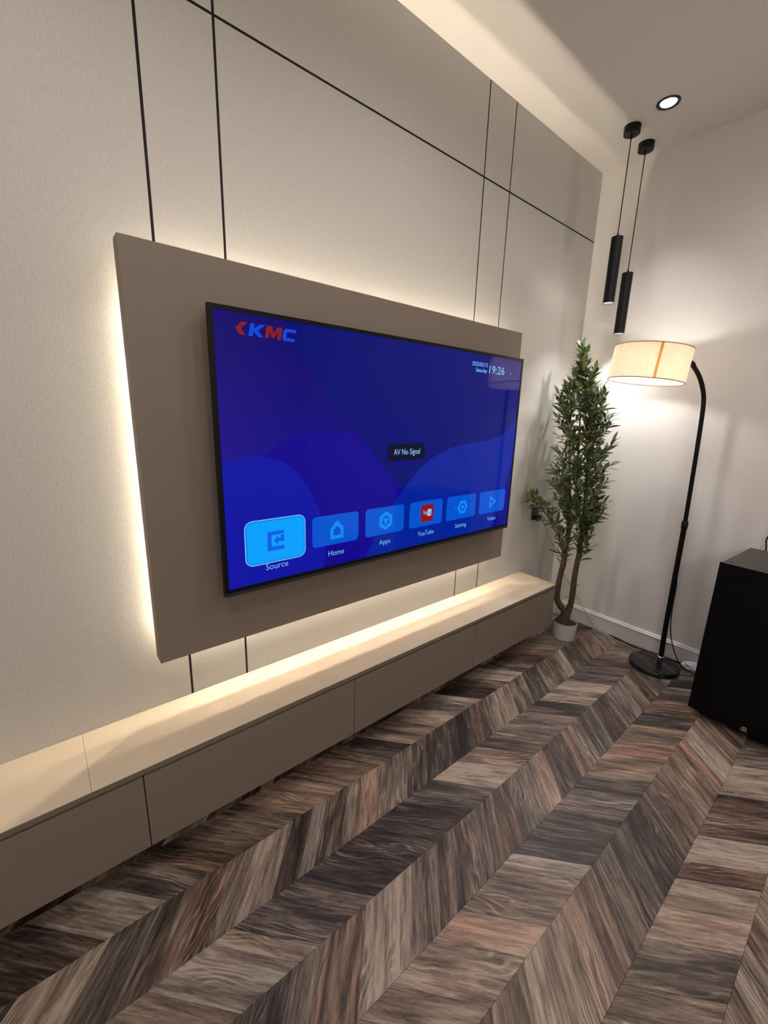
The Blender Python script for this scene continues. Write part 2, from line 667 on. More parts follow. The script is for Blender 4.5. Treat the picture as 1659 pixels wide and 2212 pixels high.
screen = box('screen', SX0, SX1, TY + 0.002, TY + 0.012, SZ0, SZ1, screen_mat(), tv)
screen['label'] = 'lit blue screen'
YS = TY + 0.002


def flat(name, poly, layer, m, thick=0.0002):
    """a filled outline lying on the screen"""
    bm = bmesh.new()
    y = YS - 0.0003 * layer
    vs = [bm.verts.new((x, y, z)) for x, z in poly]
    es = [bm.edges.new((vs[i], vs[(i + 1) % len(vs)])) for i in range(len(vs))]
    bmesh.ops.triangle_fill(bm, edges=es, use_beauty=True, use_dissolve=False)
    me = bpy.data.meshes.new(name)
    for f in bm.faces:
        f.normal_update()
        if f.normal.y > 0:
            f.normal_flip()
    bm.to_mesh(me)
    bm.free()
    me.materials.append(m)
    o = bpy.data.objects.new(name, me)
    C.objects.link(o)
    o.parent = screen
    return o


def smooth_line(pts, sub=8):
    return [(p.x, p.y) for p in catmull([(a, b, 0) for a, b in pts], sub)]


def round_rect(x0, x1, z0, z1, r, n=6):
    out = []
    for (cx, cz, a0) in ((x1 - r, z1 - r, 0), (x0 + r, z1 - r, 90), (x0 + r, z0 + r, 180), (x1 - r, z0 + r, 270)):
        for k in range(n + 1):
            a = radians(a0 + 90 * k / n)
            out.append((cx + r * cos(a), cz + r * sin(a)))
    return out


def E_(name, c, s=1.0):
    return emit(name, lin(c), s, gloss=True)


W_A = E_('screen_wave_a', (0, 12, 112))
W_B = E_('screen_wave_b', (3, 34, 150))
W_C = E_('screen_wave_c', (14, 20, 160))
W_D = E_('screen_wave_d', (16, 4, 140))
# sweeping wallpaper shapes, back to front
line1 = smooth_line([(0.60, SZ1), (0.729, 1.608), (0.876, 1.459), (1.049, 1.283), (1.253, 1.107), (1.456, 0.976), (1.62, SZ0)])
wa = E_('screen_wave_a2', (2, 16, 128))
flat('screen_wave', line1 + [(SX1, SZ0), (SX1, SZ1)], 1, W_A)
line2 = smooth_line([(SX0, 1.135), (0.488, 1.332), (0.594, 1.409), (0.708, 1.441), (0.83, 1.43), (0.90, 1.435)])
p2 = [p for p in line2] + [p for p in line1 if p[1] < 1.43] + [(SX0, SZ0)]
flat('screen_wave', p2, 2, W_D)
line3 = smooth_line([(0.958, SZ0), (1.057, 1.056), (1.244, 1.25), (1.392, 1.33), (1.557, 1.37), (1.782, 1.389), (1.91, 1.43), (SX1, 1.50)])
flat('screen_wave', line3 + [(SX1, SZ0)], 3, W_B)
line4 = smooth_line([(SX0, 1.335), (0.489, 1.356), (0.61, 1.309), (0.705, 1.178), (0.757, 1.04), (0.745, SZ0)])
flat('screen_wave', line4 + [(SX0, SZ0)], 3, W_C)
line5 = smooth_line([(1.86, SZ0), (1.92, 1.02), (1.96, 1.15), (SX1, 1.30)], 6)
flat('screen_wave', line5 + [(SX1, SZ0)], 4, E_('screen_wave_e', (10, 6, 130)))

T_TILE = E_('tile_blue', (6, 84, 206))
T_SEL = E_('tile_selected', (8, 160, 255))
T_RING = E_('tile_ring', (92, 182, 250))
T_ICON = E_('icon_blue', (16, 136, 244))
T_ICOND = E_('icon_deep', (8, 82, 196))
T_SRC = E_('icon_source', (14, 96, 226))
T_TEXT = E_('menu_text', (120, 180, 246))
T_CLOCK = E_('clock_text', (118, 190, 255))
T_RED = E_('tile_red', (140, 22, 34))
T_PALE = E_('tile_pale', (150, 208, 250))
T_DARK = E_('toast_dark', (4, 8, 44))
T_LRED = E_('logo_red', (132, 28, 40))
T_LBLUE = E_('logo_blue', (10, 72, 214))

ZT0, ZT1 = 0.983, 1.108
flat('app_tile', round_rect(0.4225, 0.6635, 0.960, 1.1290, 0.030), 5, T_RING)
flat('app_tile', round_rect(0.4275, 0.6585, 0.9650, 1.1240, 0.026), 6, E_('ring_gap', (14, 50, 160)))
flat('app_tile', round_rect(0.4295, 0.6565, 0.9670, 1.1220, 0.024), 7, T_SEL)
tiles = [(0.693, 0.916), (0.953, 1.1755), (1.2115, 1.4345), (1.467, 1.697), (1.7285, 1.961)]
for (a, b) in tiles:
    flat('app_tile', round_rect(a, b, ZT0, ZT1, 0.016), 5, T_TILE)
# source icon: an open bracket with an arrow
sx, sz = 0.541, 1.044
flat('tile_icon', [(sx - .034, sz + .036), (sx + .032, sz + .036), (sx + .032, sz + .022), (sx - .018, sz + .022), (sx - .018, sz - .022), (sx + .032, sz - .022),
                   (sx + .032, sz - .037), (sx - .034, sz - .037)], 8, T_SRC)
flat('tile_icon', [(sx - .010, sz), (sx + .008, sz + .017), (sx + .008, sz + .007), (sx + .018, sz + .007), (sx + .018, sz + .018), (sx + .032, sz + .018),
                   (sx + .032, sz - .006), (sx + .008, sz - .006), (sx + .008, sz - .017)], 8, T_SRC)
hx, hz = 0.808, 1.043
flat('tile_icon', [(hx - .032, hz - .038), (hx + .032, hz - .038), (hx + .032, hz + .008), (hx, hz + .040), (hx - .032, hz + .008)], 6, T_ICON)
flat('tile_icon', [(hx - .017, hz - .022), (hx + .017, hz - .022), (hx + .017, hz), (hx, hz + .017), (hx - .017, hz)], 7, T_ICOND)


def ngon(cx, cz, r, n, a0=90, sx_=1.0):
    return [(cx + sx_ * r * cos(radians(a0 + 360 * k / n)), cz + r * sin(radians(a0 + 360 * k / n))) for k in range(n)]


ax_, az_ = 1.067, 1.044
flat('tile_icon', ngon(ax_, az_, 0.043, 6), 6, T_ICON)
flat('tile_icon', ngon(ax_, az_, 0.024, 6), 7, T_ICOND)
for (dx, dz) in ((-0.008, 0.005), (0.008, 0.005), (0, -0.008)):
    flat('tile_icon', ngon(ax_ + dx, az_ + dz, 0.0085, 10), 8, T_ICON)
yx, yz = 1.328, 1.046
flat('tile_icon', round_rect(yx - .043, yx + .043, yz - .043, yz + .043, 0.014), 6, T_RED)
flat('tile_icon', round_rect(yx + .0, yx + .029, yz - .016, yz + .018, 0.007), 7, T_PALE)
gx, gz = 1.590, 1.044
flat('tile_icon', ngon(gx, gz, 0.040, 6, 0), 6, T_ICON)
flat('tile_icon', ngon(gx, gz, 0.022, 6, 0), 7, T_ICOND)
flat('tile_icon', ngon(gx, gz, 0.011, 14), 8, T_ICON)
flat('tile_icon', ngon(1.538, 1.040, 0.0022, 8), 6, T_PALE)
vx, vz = 1.846, 1.045
flat('tile_icon', [(vx - .026, vz - .036), (vx + .036, vz), (vx - .026, vz + .036)], 6, T_ICON)
flat('tile_icon', [(vx - .014, vz - .017), (vx + .015, vz), (vx - .014, vz + .017)], 7, T_ICOND)
flat('notice_box', round_rect(1.0665, 1.2905, 1.309, 1.3825, 0.013), 5, T_DARK)
flat('tile_icon', ngon(1.906, 1.734, 0.0052, 14), 5, T_TEXT)
flat('tile_icon', ngon(1.906, 1.734, 0.0028, 14), 6, W_A)


def text(body, x0, x1, z0, z1, m, layer, sharp=0.0):
    """flat lettering stretched to the box x0..x1, z0..z1 (cap line to baseline)"""
    cu = bpy.data.curves.new('lettering', 'FONT')
    cu.body = body
    cu.size = 1.0
    cu.resolution_u = 3
    cu.offset = sharp
    tmp = bpy.data.objects.new('lettering', cu)
    C.objects.link(tmp)
    dg = bpy.context.evaluated_depsgraph_get()
    me = bpy.data.meshes.new_from_object(tmp.evaluated_get(dg))
    bpy.data.objects.remove(tmp)
    xs_ = [v.co.x for v in me.vertices]
    zs_ = [v.co.y for v in me.vertices]
    base, top = 0.0, max(zs_)
    sx_ = (x1 - x0) / (max(xs_) - min(xs_))
    sz_ = (z1 - z0) / (top - base)
    mn = min(xs_)
    y = YS - 0.0003 * layer
    for v in me.vertices:
        v.co = (x0 + (v.co.x - mn) * sx_, y, z0 + v.co.y * sz_)
    me.materials.clear()
    me.materials.append(m)
    o = bpy.data.objects.new('screen_text', me)
    C.objects.link(o)
    o.parent = screen
    return o


text('Source', 0.498, 0.587, 0.9355, 0.9585, T_TEXT, 5)
text('Home', 0.767, 0.843, 0.9355, 0.9585, T_TEXT, 5)
text('Apps', 1.032, 1.097, 0.9365, 0.9585, T_TEXT, 5)
text('YouTube', 1.270, 1.381, 0.9355, 0.9585, T_TEXT, 5)
text('Setting', 1.541, 1.630, 0.9365, 0.9590, T_TEXT, 5)
text('Video', 1.812, 1.888, 0.9365, 0.9590, T_TEXT, 5)
text('AV No Signal', 1.101, 1.259, 1.335, 1.360, E_('notice_text', (150, 200, 250)), 6)
text('2025/03/15', 1.585, 1.706, 1.7505, 1.7695, T_CLOCK, 5, 0.008)
text('Saturday', 1.616, 1.705, 1.7235, 1.7420, T_CLOCK, 5, 0.008)
text('19:26', 1.722, 1.851, 1.7235, 1.7615, T_CLOCK, 5)
text('You', yx - .029, yx - .002, yz - .006, yz + .014, T_PALE, 7)
text('Tube', yx + .0025, yx + .0265, yz - .009, yz + .011, T_RED, 8)

LX, LZ, LH = 0.4225, 1.7405, 0.0395


def logo(poly, m):
    k = LH
    flat('logo_letter', [(LX + (a + 0.22 * b) * k, LZ + b * k) for a, b in poly], 5, m)


logo([(0.0, 0.5), (0.42, 1.0), (0.92, 1.0), (0.48, 0.5), (0.92, 0.0), (0.42, 0.0)], T_LRED)
logo([(1.15, 0), (1.15, 1), (1.52, 1), (1.52, 0.62), (1.98, 1), (2.46, 1), (1.88, 0.52), (2.46, 0), (1.98, 0), (1.52, 0.40), (1.52, 0)], T_LBLUE)
logo([(2.55, 0), (2.55, 1), (3.02, 1), (3.26, 0.52), (3.52, 1), (3.98, 1), (3.98, 0), (3.62, 0), (3.62, 0.60), (3.36, 0.08), (3.16, 0.08), (2.90, 0.60), (2.90, 0)], T_LRED)
logo([(4.28, 0), (4.10, 0.18), (4.10, 0.82), (4.28, 1), (5.28, 1), (5.28, 0.74), (4.50, 0.74), (4.42, 0.66), (4.42, 0.34), (4.50, 0.26), (5.28, 0.26), (5.28, 0)], T_LBLUE)

# ------------------------------------------------------------------ recessed downlight in view
dl = thing('downlight', 'round recessed ceiling downlight with a dark rim, lit cold white', 'ceiling light', (2.546, -0.495, ZC))
bm = bmesh.new()
add_lathe(bm, [(0.036, 0.0), (0.036, -0.001), (0.040, -0.005), (0.047, -0.007), (0.052, -0.004), (0.053, 0.0)], 40, close=True)
obj('rim', bm, simple('dark_chrome', (0.05, 0.048, 0.05), 0.25, metal=0.8), dl, smooth=True)
bm = bmesh.new()
add_lathe(bm, [(0.0, -0.0055), (0.020, -0.005), (0.034, -0.003), (0.036, -0.0008), (0.0, -0.0008)], 32)
obj('lens', bm, emit('cold_white_led', (0.86, 0.93, 1.0), 6.0), dl, smooth=True)
spot('lamp', (0, 0, -0.010), DOWNLIGHT_W, SPOT_COLOR, 80, 1.0, 0.03, dl)

# ------------------------------------------------------------------ two pendants
M_PLENS = emit('pendant_lens', lin((214, 214, 244)), 1.0)


def pendant(label, x, y, zb, zt, watts):
    t = thing('pendant_light', label, 'pendant light', (x, y, ZC), 'black tube pendants in the corner')
    bm = bmesh.new()
    add_lathe(bm, [(0, 0), (0.041, 0), (0.041, -0.036), (0.039, -0.038), (0, -0.038)], 36)
    obj('ceiling_rose', bm, M_BLACK, t, smooth=True)
    bm = bmesh.new()
    add_lathe(bm, [(0, -0.038), (0.006, -0.038), (0.0045, -0.060), (0, -0.060)], 14)
    obj('cord_grip', bm, M_BLACK, t, smooth=True)
    bm = bmesh.new()
    add_lathe(bm, [(0, zt - ZC + 0.020), (0.0045, zt - ZC + 0.020), (0.0065, zt - ZC), (0, zt - ZC)], 14)
    obj('cord_grip', bm, M_BLACK, t, smooth=True)
    tube('cord', [(0, 0, -0.058), (0, 0, zt - ZC + 0.018)], 0.0028, M_BLACK, t, 8)
    bm = bmesh.new()
    r = 0.0305
    a, b = zt - ZC, zb - ZC
    add_lathe(bm, [(0, a), (r - 0.001, a), (r, a - 0.001), (r, b), (r - 0.0018, b), (r - 0.0018, b + 0.012), (0, b + 0.012)], 36)
    obj('tube_shade', bm, M_BLACK, t, smooth=True)
    bm = bmesh.new()
    add_lathe(bm, [(0, b + 0.0015), (r - 0.0025, b + 0.0015), (r - 0.0025, b + 0.008), (0, b + 0.008)], 32)
    obj('lens', bm, M_PLENS, t, smooth=True)
    spot('lamp', (0, 0, b - 0.004), watts, (1.0, 0.96, 0.96), 112, 1.0, 0.016, t)
    return t


pendant('black tube pendant hanging higher, the one nearer the television wall panels', 2.605, -0.308, 2.178, 2.524, PENDANT_W)
pendant('black tube pendant hanging lower, just above the lamp shade', 2.815, -0.303, 2.038, 2.383, PENDANT_W * 0.6)

# ------------------------------------------------------------------ arc floor lamp
fl = thing('floor_lamp', 'black arc floor lamp with a cream fabric drum shade in the corner', 'floor lamp', (2.748, -0.839, 0.0))


def rel(p):
    return (p[0] - 2.748, p[1] + 0.839, p[2])


def marble():
    m, nt, b = mat('black_marble')
    tc = nt.nodes.new('ShaderNodeTexCoord')
    mp = nt.nodes.new('ShaderNodeMapping')
    mp.inputs['Rotation'].default_value = (0, 0, radians(28))
    nt.links.new(tc.outputs['Object'], mp.inputs[0])
    wv = nt.nodes.new('ShaderNodeTexWave')
    wv.inputs['Scale'].default_value = 3.2
    wv.inputs['Distortion'].default_value = 3.0
    wv.inputs['Detail'].default_value = 3.0
    nt.links.new(mp.outputs[0], wv.inputs['Vector'])
    cr = nt.nodes.new('ShaderNodeValToRGB')
    cr.color_ramp.elements[0].position, cr.color_ramp.elements[0].color = 0.93, (0.010, 0.010, 0.011, 1)
    cr.color_ramp.elements[1].position, cr.color_ramp.elements[1].color = 1.0, (0.045, 0.045, 0.045, 1)
    nt.links.new(wv.outputs['Fac'], cr.inputs[0])
    nt.links.new(cr.outputs[0], b.inputs['Base Color'])
    b.inputs['Roughness'].default_value = 0.2
    return m


bm = bmesh.new()
add_lathe(bm, [(0, 0), (0.132, 0), (0.137, 0.005), (0.137, 0.023), (0.132, 0.029), (0, 0.029)], 56)
obj('base', bm, marble(), fl, smooth=True)
bm = bmesh.new()
add_lathe(bm, [(0.0, 0.029), (0.021, 0.029), (0.020, 0.034), (0.016, 0.037), (0, 0.037)], 24, rel((2.854, -0.844, 0)))
obj('collar', bm, M_CHROME, fl, smooth=True)
tube('lower_pole', [rel(p) for p in ((2.854, -0.844, 0.034), (2.849, -0.839, 0.222), (2.846, -0.836, 0.56), (2.8435, -0.8335, 0.90))], 0.0145, M_BLACK2, fl, 16, 4)
tube('joint', [rel(p) for p in ((2.8437, -0.8337, 0.885), (2.8433, -0.8333, 0.898), (2.843, -0.833, 0.930), (2.843, -0.833, 0.938))], [0.0155, 0.0175, 0.0175, 0.012], M_BLACK2, fl, 16)
tube('arm', [rel(p) for p in ((2.843, -0.833, 0.930), (2.837, -0.827, 1.20), (2.830, -0.820, 1.466), (2.823, -0.813, 1.619), (2.810, -0.800, 1.694),
                              (2.787, -0.777, 1.762), (2.757, -0.747, 1.818))], 0.0115, M_BLACK2, fl, 16, 6)
tube('arm_tip', [rel(p) for p in ((2.760, -0.750, 1.813), (2.752, -0.742, 1.826), (2.735, -0.725, 1.840), (2.690, -0.680, 1.852), (2.594, -0.588, 1.858))],
     [0.0135, 0.0135, 0.010, 0.0065, 0.0065], M_BLACK2, fl, 12, 3)


def fabric(name, col, trans, noise_scale, amt, fac=0.85):
    m, nt, b = mat(name)
    L = nt.links.new
    nt.nodes.remove(b)
    out = nt.nodes['Material Output']
    tc = nt.nodes.new('ShaderNodeTexCoord')
    n = nt.nodes.new('ShaderNodeTexNoise')
    n.inputs['Scale'].default_value = noise_scale
    n.inputs['Detail'].default_value = 5
    L(tc.outputs['Object'], n.inputs['Vector'])
    mr = nt.nodes.new('ShaderNodeMapRange')
    mr.inputs[1].default_value, mr.inputs[2].default_value = 0.3, 0.7
    mr.inputs[3].default_value, mr.inputs[4].default_value = 1 - amt, 1 + amt
    L(n.outputs[0], mr.inputs[0])
    d = nt.nodes.new('ShaderNodeBsdfDiffuse')
    t = nt.nodes.new('ShaderNodeBsdfTranslucent')
    for nd, c in ((d, col), (t, trans)):
        vm = nt.nodes.new('ShaderNodeVectorMath')
        vm.operation = 'SCALE'
        vm.inputs[0].default_value = c
        L(mr.outputs[0], vm.inputs['Scale'])
        L(vm.outputs[0], nd.inputs['Color'])
    ms = nt.nodes.new('ShaderNodeMixShader')
    ms.inputs[0].default_value = fac
    L(d.outputs[0], ms.inputs[1])
    L(t.outputs[0], ms.inputs[2])
    L(ms.outputs[0], out.inputs['Surface'])
    return m


shade_rot = Vector((0, 0, 1)).rotation_difference(Vector((0.067, -0.067, 1)).normalized())
SR, SH = 0.190, 0.178
shade = bpy.data.objects.new('shade_pivot', None)
bm = bmesh.new()
seg = 72
ro_, ri_ = SR, SR - 0.0016
vo = [[bm.verts.new((r * cos(2 * pi * k / seg), r * sin(2 * pi * k / seg), z)) for k in range(seg)] for r, z in ((ro_, 0), (ro_, SH * 0.5), (ro_, SH), (ri_, SH), (ri_, SH * 0.5), (ri_, 0))]
for i in range(6):
    a, b = vo[i], vo[(i + 1) % 6]
    for k in range(seg):
        f = bm.faces.new((a[k], a[(k + 1) % seg], b[(k + 1) % seg], b[k]))
        f.material_index = 1 if i in (3, 4) else 0
M_SHADE = fabric('linen_shade', (0.66, 0.54, 0.40), (0.87, 0.72, 0.54), 60, 0.10)
lamp_shade = obj('lamp_shade', bm, M_SHADE, fl, smooth=True, loc=rel((2.586, -0.580, 1.726)))
lamp_shade.data.materials.append(fabric('shade_lining', (0.85, 0.84, 0.82), (0.93, 0.91, 0.88), 26, 0.16, 0.66))
lamp_shade.rotation_mode = 'QUATERNION'
lamp_shade.rotation_quaternion = shade_rot
bpy.data.objects.remove(shade)
# sewn seam down the side, rim bindings, socket, bulb, ring and finial: all in the shade's own frame
ang0 = math.atan2(-0.976, -2.69) + 0.20
bm = bmesh.new()
w_ = 0.0065 / SR
cols = []
for k in range(4):
    a = ang0 - w_ + 2 * w_ * k / 3
    cols.append([bm.verts.new((r * cos(a), r * sin(a), z)) for r, z in ((SR + 0.0002, 0.0), (SR + 0.0002, SH), (SR + 0.0011, SH), (SR + 0.0011, 0.0))])
for a, b in zip(cols, cols[1:]):
    for i in range(4):
        bm.faces.new((a[i], a[(i + 1) % 4], b[(i + 1) % 4], b[i]))
bm.faces.new(cols[0])
bm.faces.new(cols[-1][::-1])
obj('seam_tape', bm, fabric('seam_tape', (0.50, 0.32, 0.16), (0.88, 0.66, 0.40), 80, 0.05), lamp_shade)
for z in (0.0, SH):
    bm = bmesh.new()
    add_tube(bm, [((SR - 0.0008) * cos(2 * pi * k / 48), (SR - 0.0008) * sin(2 * pi * k / 48), z) for k in range(49)], 0.0022, 8, 1, False)
    obj('rim_binding', bm, fabric('rim_binding', (0.62, 0.50, 0.38), (0.4, 0.3, 0.2), 60, 0.05), lamp_shade, smooth=True)
bm = bmesh.new()
for k in range(3):
    a = 2 * pi * k / 3 + 0.4
    add_tube(bm, [(0, 0, SH - 0.012), ((SR - 0.002) * cos(a), (SR - 0.002) * sin(a), SH - 0.006)], 0.0018, 6)
add_lathe(bm, [(0, SH - 0.016), (0.016, SH - 0.016), (0.016, SH + 0.004), (0.011, SH + 0.012), (0, SH + 0.013)], 18)
obj('spider_fitting', bm, M_BLACK2, lamp_shade, smooth=True)
bm = bmesh.new()
add_lathe(bm, [(0, SH - 0.07), (0.015, SH - 0.07), (0.017, SH - 0.02), (0, SH - 0.016)], 18)
obj('socket', bm, M_BLACK2, lamp_shade, smooth=True)
bm = bmesh.new()
add_lathe(bm, [(0, 0.048), (0.014, 0.051), (0.026, 0.062), (0.029, 0.075), (0.024, 0.092), (0.014, SH - 0.07), (0, SH - 0.069)], 20)
obj('bulb', bm, emit('bulb_glow', (1.0, 0.94, 0.87), BULB_STRENGTH), lamp_shade, smooth=True)
# its black lead hanging from the pole
tube('lead', [rel(p) for p in ((2.842, -0.848, 0.585), (2.826, -0.858, 0.52), (2.820, -0.860, 0.42), (2.822, -0.866, 0.30), (2.818, -0.885, 0.20), (2.815, -0.925, 0.10),
                               (2.838, -0.975, 0.018), (2.880, -1.005, 0.005), (2.918, -1.045, 0.004), (2.93, -1.10, 0.004))], 0.003, M_BLACK2, fl, 7, 5)

# ------------------------------------------------------------------ wall socket and the grey flex to it
ws = thing('wall_socket', 'square black wall socket behind the low left branch of the olive tree', 'socket', (2.592, 0.0, 0.845))
box('plate', -0.043, 0.043, -0.006, -0.0002, -0.043, 0.043, M_BEZEL, ws, bevel=0.003)
box('insert', -0.028, 0.028, -0.0075, -0.006, -0.028, 0.028, simple('grey_insert', (0.015, 0.015, 0.018), 0.4), ws, bevel=0.001)
M_FLEX = simple('grey_flex', (0.30, 0.285, 0.26), 0.5)
cord = thing('power_cord', 'thin grey power cord drooping behind the olive tree to the lamp base', 'cord', (2.6, -0.02, 0.003))


def cr_(p):
    return (p[0] - 2.6, p[1] + 0.02, p[2] - 0.003)


tube('flex', [cr_(p) for p in ((2.615, -0.030, 0.815), (2.665, -0.035, 0.775), (2.735, -0.040, 0.69), (2.79, -0.055, 0.60), (2.86, -0.085, 0.47), (2.905, -0.125, 0.335), (2.915, -0.190, 0.265), (2.905, -0.282, 0.155),
                          (2.895, -0.385, 0.050), (2.895, -0.455, 0.006), (2.885, -0.560, 0.0045), (2.868, -0.640, 0.0045), (2.855, -0.690, 0.0045))], 0.0032, M_FLEX, cord, 7, 6)
box('plug', -0.006, 0.030, -0.016, 0.0110, 0.792, 0.828, M_BLACK2, cord, bevel=0.004)
tag(tube('black_cable', [(2.925, -0.50, 0.004), (2.905, -0.60, 0.004), (2.9, -0.70, 0.004), (2.922, -0.80, 0.004), (2.926, -0.93, 0.004), (2.916, -1.02, 0.004), (2.925, -1.13, 0.004)], 0.0035, M_BLACK2, None, 7, 5),
    'black cable lying on the floor along the end wall baseboard', 'cable')

# crumpled white bag tucked beside the loudspeaker
bm = bmesh.new()
bmesh.ops.create_icosphere(bm, subdivisions=3, radius=1.0)
brnd = random.Random(5)
for v in bm.verts:
    n = v.co.normalized()
    k = 1.0 + 0.16 * sin(n.x * 9 + n.y * 5) * cos(n.z * 8 + n.x * 4) + brnd.uniform(-0.06, 0.06)
    v.co = Vector((n.x * 0.030 * k, n.y * 0.085 * k, max(-0.024, n.z * 0.034 * k)))
    v.co.z += 0.0255
bag = obj('plastic_bag', bm, simple('white_crumpled_plastic', (0.72, 0.72, 0.75), 0.3), None, loc=(2.888, -1.035, 0.0))
tag(bag, 'crumpled white plastic lying on the floor between the lamp base and the loudspeaker', 'plastic bag')

# ------------------------------------------------------------------ loudspeaker
sp = thing('loudspeaker', 'tall black loudspeaker cabinet standing by the right edge of the photo', 'loudspeaker', (2.428, -1.108, 0.0))
sp.rotation_euler = (0, 0, radians(-4.0))
SW, SD, S0, S1 = 0.50, 0.455, 0.032, 0.846
M_SPK = simple('black_cabinet', (0.0035, 0.0035, 0.004), 0.6, spec=0.12, bump=(500, 0.1, 0.0006))
M_SPKTOP = simple('charcoal_lid', (0.050, 0.046, 0.043), 0.5, spec=0.4, bump=(700, 0.1, 0.0004))
M_GRILLE = simple('black_grille_cloth', (0.003, 0.003, 0.004), 0.45, spec=0.15, bump=(1400, 0.15, 0.0004))
box('body', 0.026, SD, -SW + 0.004, -0.004, S0, S1 - 0.006, M_SPK, sp, bevel=0.003)
box('lid', 0.027, SD, -SW + 0.006, -0.006, S1 - 0.006, S1, M_SPKTOP, sp, bevel=0.0015)
bm = bmesh.new()
fw = 0.045
add_box(bm, 0, 0.022, -SW, 0, S1 - 0.052, S1)
add_box(bm, 0, 0.022, -SW, 0, S0, S0 + 0.04)
add_box(bm, 0, 0.022, -fw, 0, S0 + 0.04, S1 - 0.052)
add_box(bm, 0, 0.022, -SW, -SW + fw, S0 + 0.04, S1 - 0.052)
obj('front_frame', bm, M_SPK, sp)
box('front_top_edge', 0.0006, 0.0215, -SW + 0.0006, -0.0006, S1, S1 + 0.0012, M_SPKTOP, sp)
box('grille', 0.004, 0.024, -SW + fw, -fw, S0 + 0.04, S1 - 0.052, M_GRILLE, sp)
for (a, b) in ((0.06, -0.05), (SD - 0.05, -0.05), (0.06, -SW + 0.05), (SD - 0.05, -SW + 0.05)):
    bm = bmesh.new()
    add_lathe(bm, [(0, 0), (0.018, 0), (0.022, S0), (0, S0)], 20, (a, b, 0))
    obj('foot', bm, M_BLACK2, sp, smooth=True)
for (a, b) in ((0.050, -0.035), (0.050, -SW + 0.035)):
    bm = bmesh.new()
    add_lathe(bm, [(0, S1), (0.007, S1), (0.006, S1 + 0.0015), (0, S1 + 0.0018)], 16, (a, b, 0))
    obj('screw', bm, M_BLACK2, sp, smooth=True)
# round pale emblem low on the front
bm = bmesh.new()
em = []
for (r, x) in ((0.0105, 0.0), (0.0105, -0.0015), (0.0065, -0.0015), (0.0065, 0.0)):
    em.append([bm.verts.new((x, -0.236 + r * cos(2 * pi * k / 28), S0 + 0.022 + r * sin(2 * pi * k / 28))) for k in range(28)])
for i in range(4):
    a, b = em[i], em[(i + 1) % 4]
    for k in range(28):
        bm.faces.new((a[k], a[(k + 1) % 28], b[(k + 1) % 28], b[k]))
for (dy, dz) in ((-0.003, 0.0015), (0.003, -0.0015)):
    add_box(bm, -0.0012, 0.0, -0.236 + dy - 0.0028, -0.236 + dy + 0.0028, S0 + 0.022 + dz - 0.0014, S0 + 0.022 + dz + 0.0014)
add_box(bm, -0.0010, 0.0, -0.252, -0.220, S0 + 0.0085, S0 + 0.0100)
eo = obj('emblem', bm, simple('pale_emblem', (0.42, 0.40, 0.34), 0.4), sp)
eo['label'] = 'small pale round emblem'
wire = tag(tube('speaker_wire', [(2.925, -1.205, 0.70), (2.926, -1.203, 0.84), (2.93, -1.195, 0.90), (2.93, -1.215, 0.955), (2.93, -1.205, 1.02), (2.93, -1.225, 1.08), (2.93, -1.30, 1.16), (2.93, -1.42, 1.25)],
                     0.0035, M_BLACK2, None, 8, 8), 'thin black wire rising behind the loudspeaker against the end wall', 'wire')

# ------------------------------------------------------------------ potted olive tree
OX, OY = 2.637, -0.299
tree = thing('olive_tree', 'artificial olive tree with two twisted trunks in a white pot in the corner', 'potted tree', (OX, OY, 0.0))
nv, lv = Vector((0.909, 0.4167, 0)), Vector((0.4167, -0.909, 0))


def T(s, z, d=0.0):
    z2 = 1.5117 + (z - 1.5117) * 0.986
    return lv * (s * 0.986) + nv * d + Vector((0, 0, z2))


bm = bmesh.new()
add_lathe(bm, [(0, 0), (0.071, 0), (0.074, 0.003), (0.082, 0.121), (0.0785, 0.121), (0.0745, 0.100), (0, 0.100)], 48)
pot = obj('pot', bm, simple('white_pot', (0.60, 0.58, 0.55), 0.45), tree, smooth=True)
bm = bmesh.new()
add_lathe(bm, [(0, 0.1115), (0.03, 0.1095), (0.06, 0.1065), (0.0755, 0.1055), (0.0745, 0.101), (0, 0.101)], 32)
obj('soil', bm, simple('moss_soil', (0.05, 0.038, 0.02), 0.9, bump=(90, 0.8, 0.006), noise=(60, 0.35)), tree, smooth=True)
M_BARK = simple('olive_bark', (0.075, 0.052, 0.027), 0.85, bump=(110, 0.7, 0.004), noise=(45, 0.30))
M_TWIG = simple('green_twig', (0.085, 0.082, 0.035), 0.8)
stump = [T(-0.014, 0.071), T(-0.012, 0.100), T(-0.008, 0.125), T(0.000, 0.160), T(0.004, 0.185)]
left_p = [T(0.002, 0.160), T(-0.045, 0.208), T(-0.074, 0.266), T(-0.076, 0.344), T(-0.070, 0.443), T(-0.061, 0.521), T(-0.061, 0.599), T(-0.057, 0.717),
          T(-0.064, 0.848, .01), T(-0.084, 1.038, .015), T(-0.106, 1.224, .01), T(-0.128, 1.435, 0), T(-0.142, 1.640, -.01)]
right_p = [T(0.008, 0.157), T(0.022, 0.253, .005), T(0.022, 0.358, .01), T(0.021, 0.461, .01), T(0.027, 0.581, .012), T(0.030, 0.649, .012), T(0.026, 0.796, 0), T(0.019, 0.987, -.01),
           T(0.005, 1.232, -.015), T(-0.011, 1.469, -.01), T(-0.056, 1.670, 0), T(-0.107, 1.860, .01)]
mid_p = [T(-0.057, 0.617), T(-0.047, 0.785, -.02), T(-0.037, 0.916, -.03), T(-0.046, 1.105, -.03), T(-0.065, 1.348, -.02), T(-0.080, 1.560, -.01)]
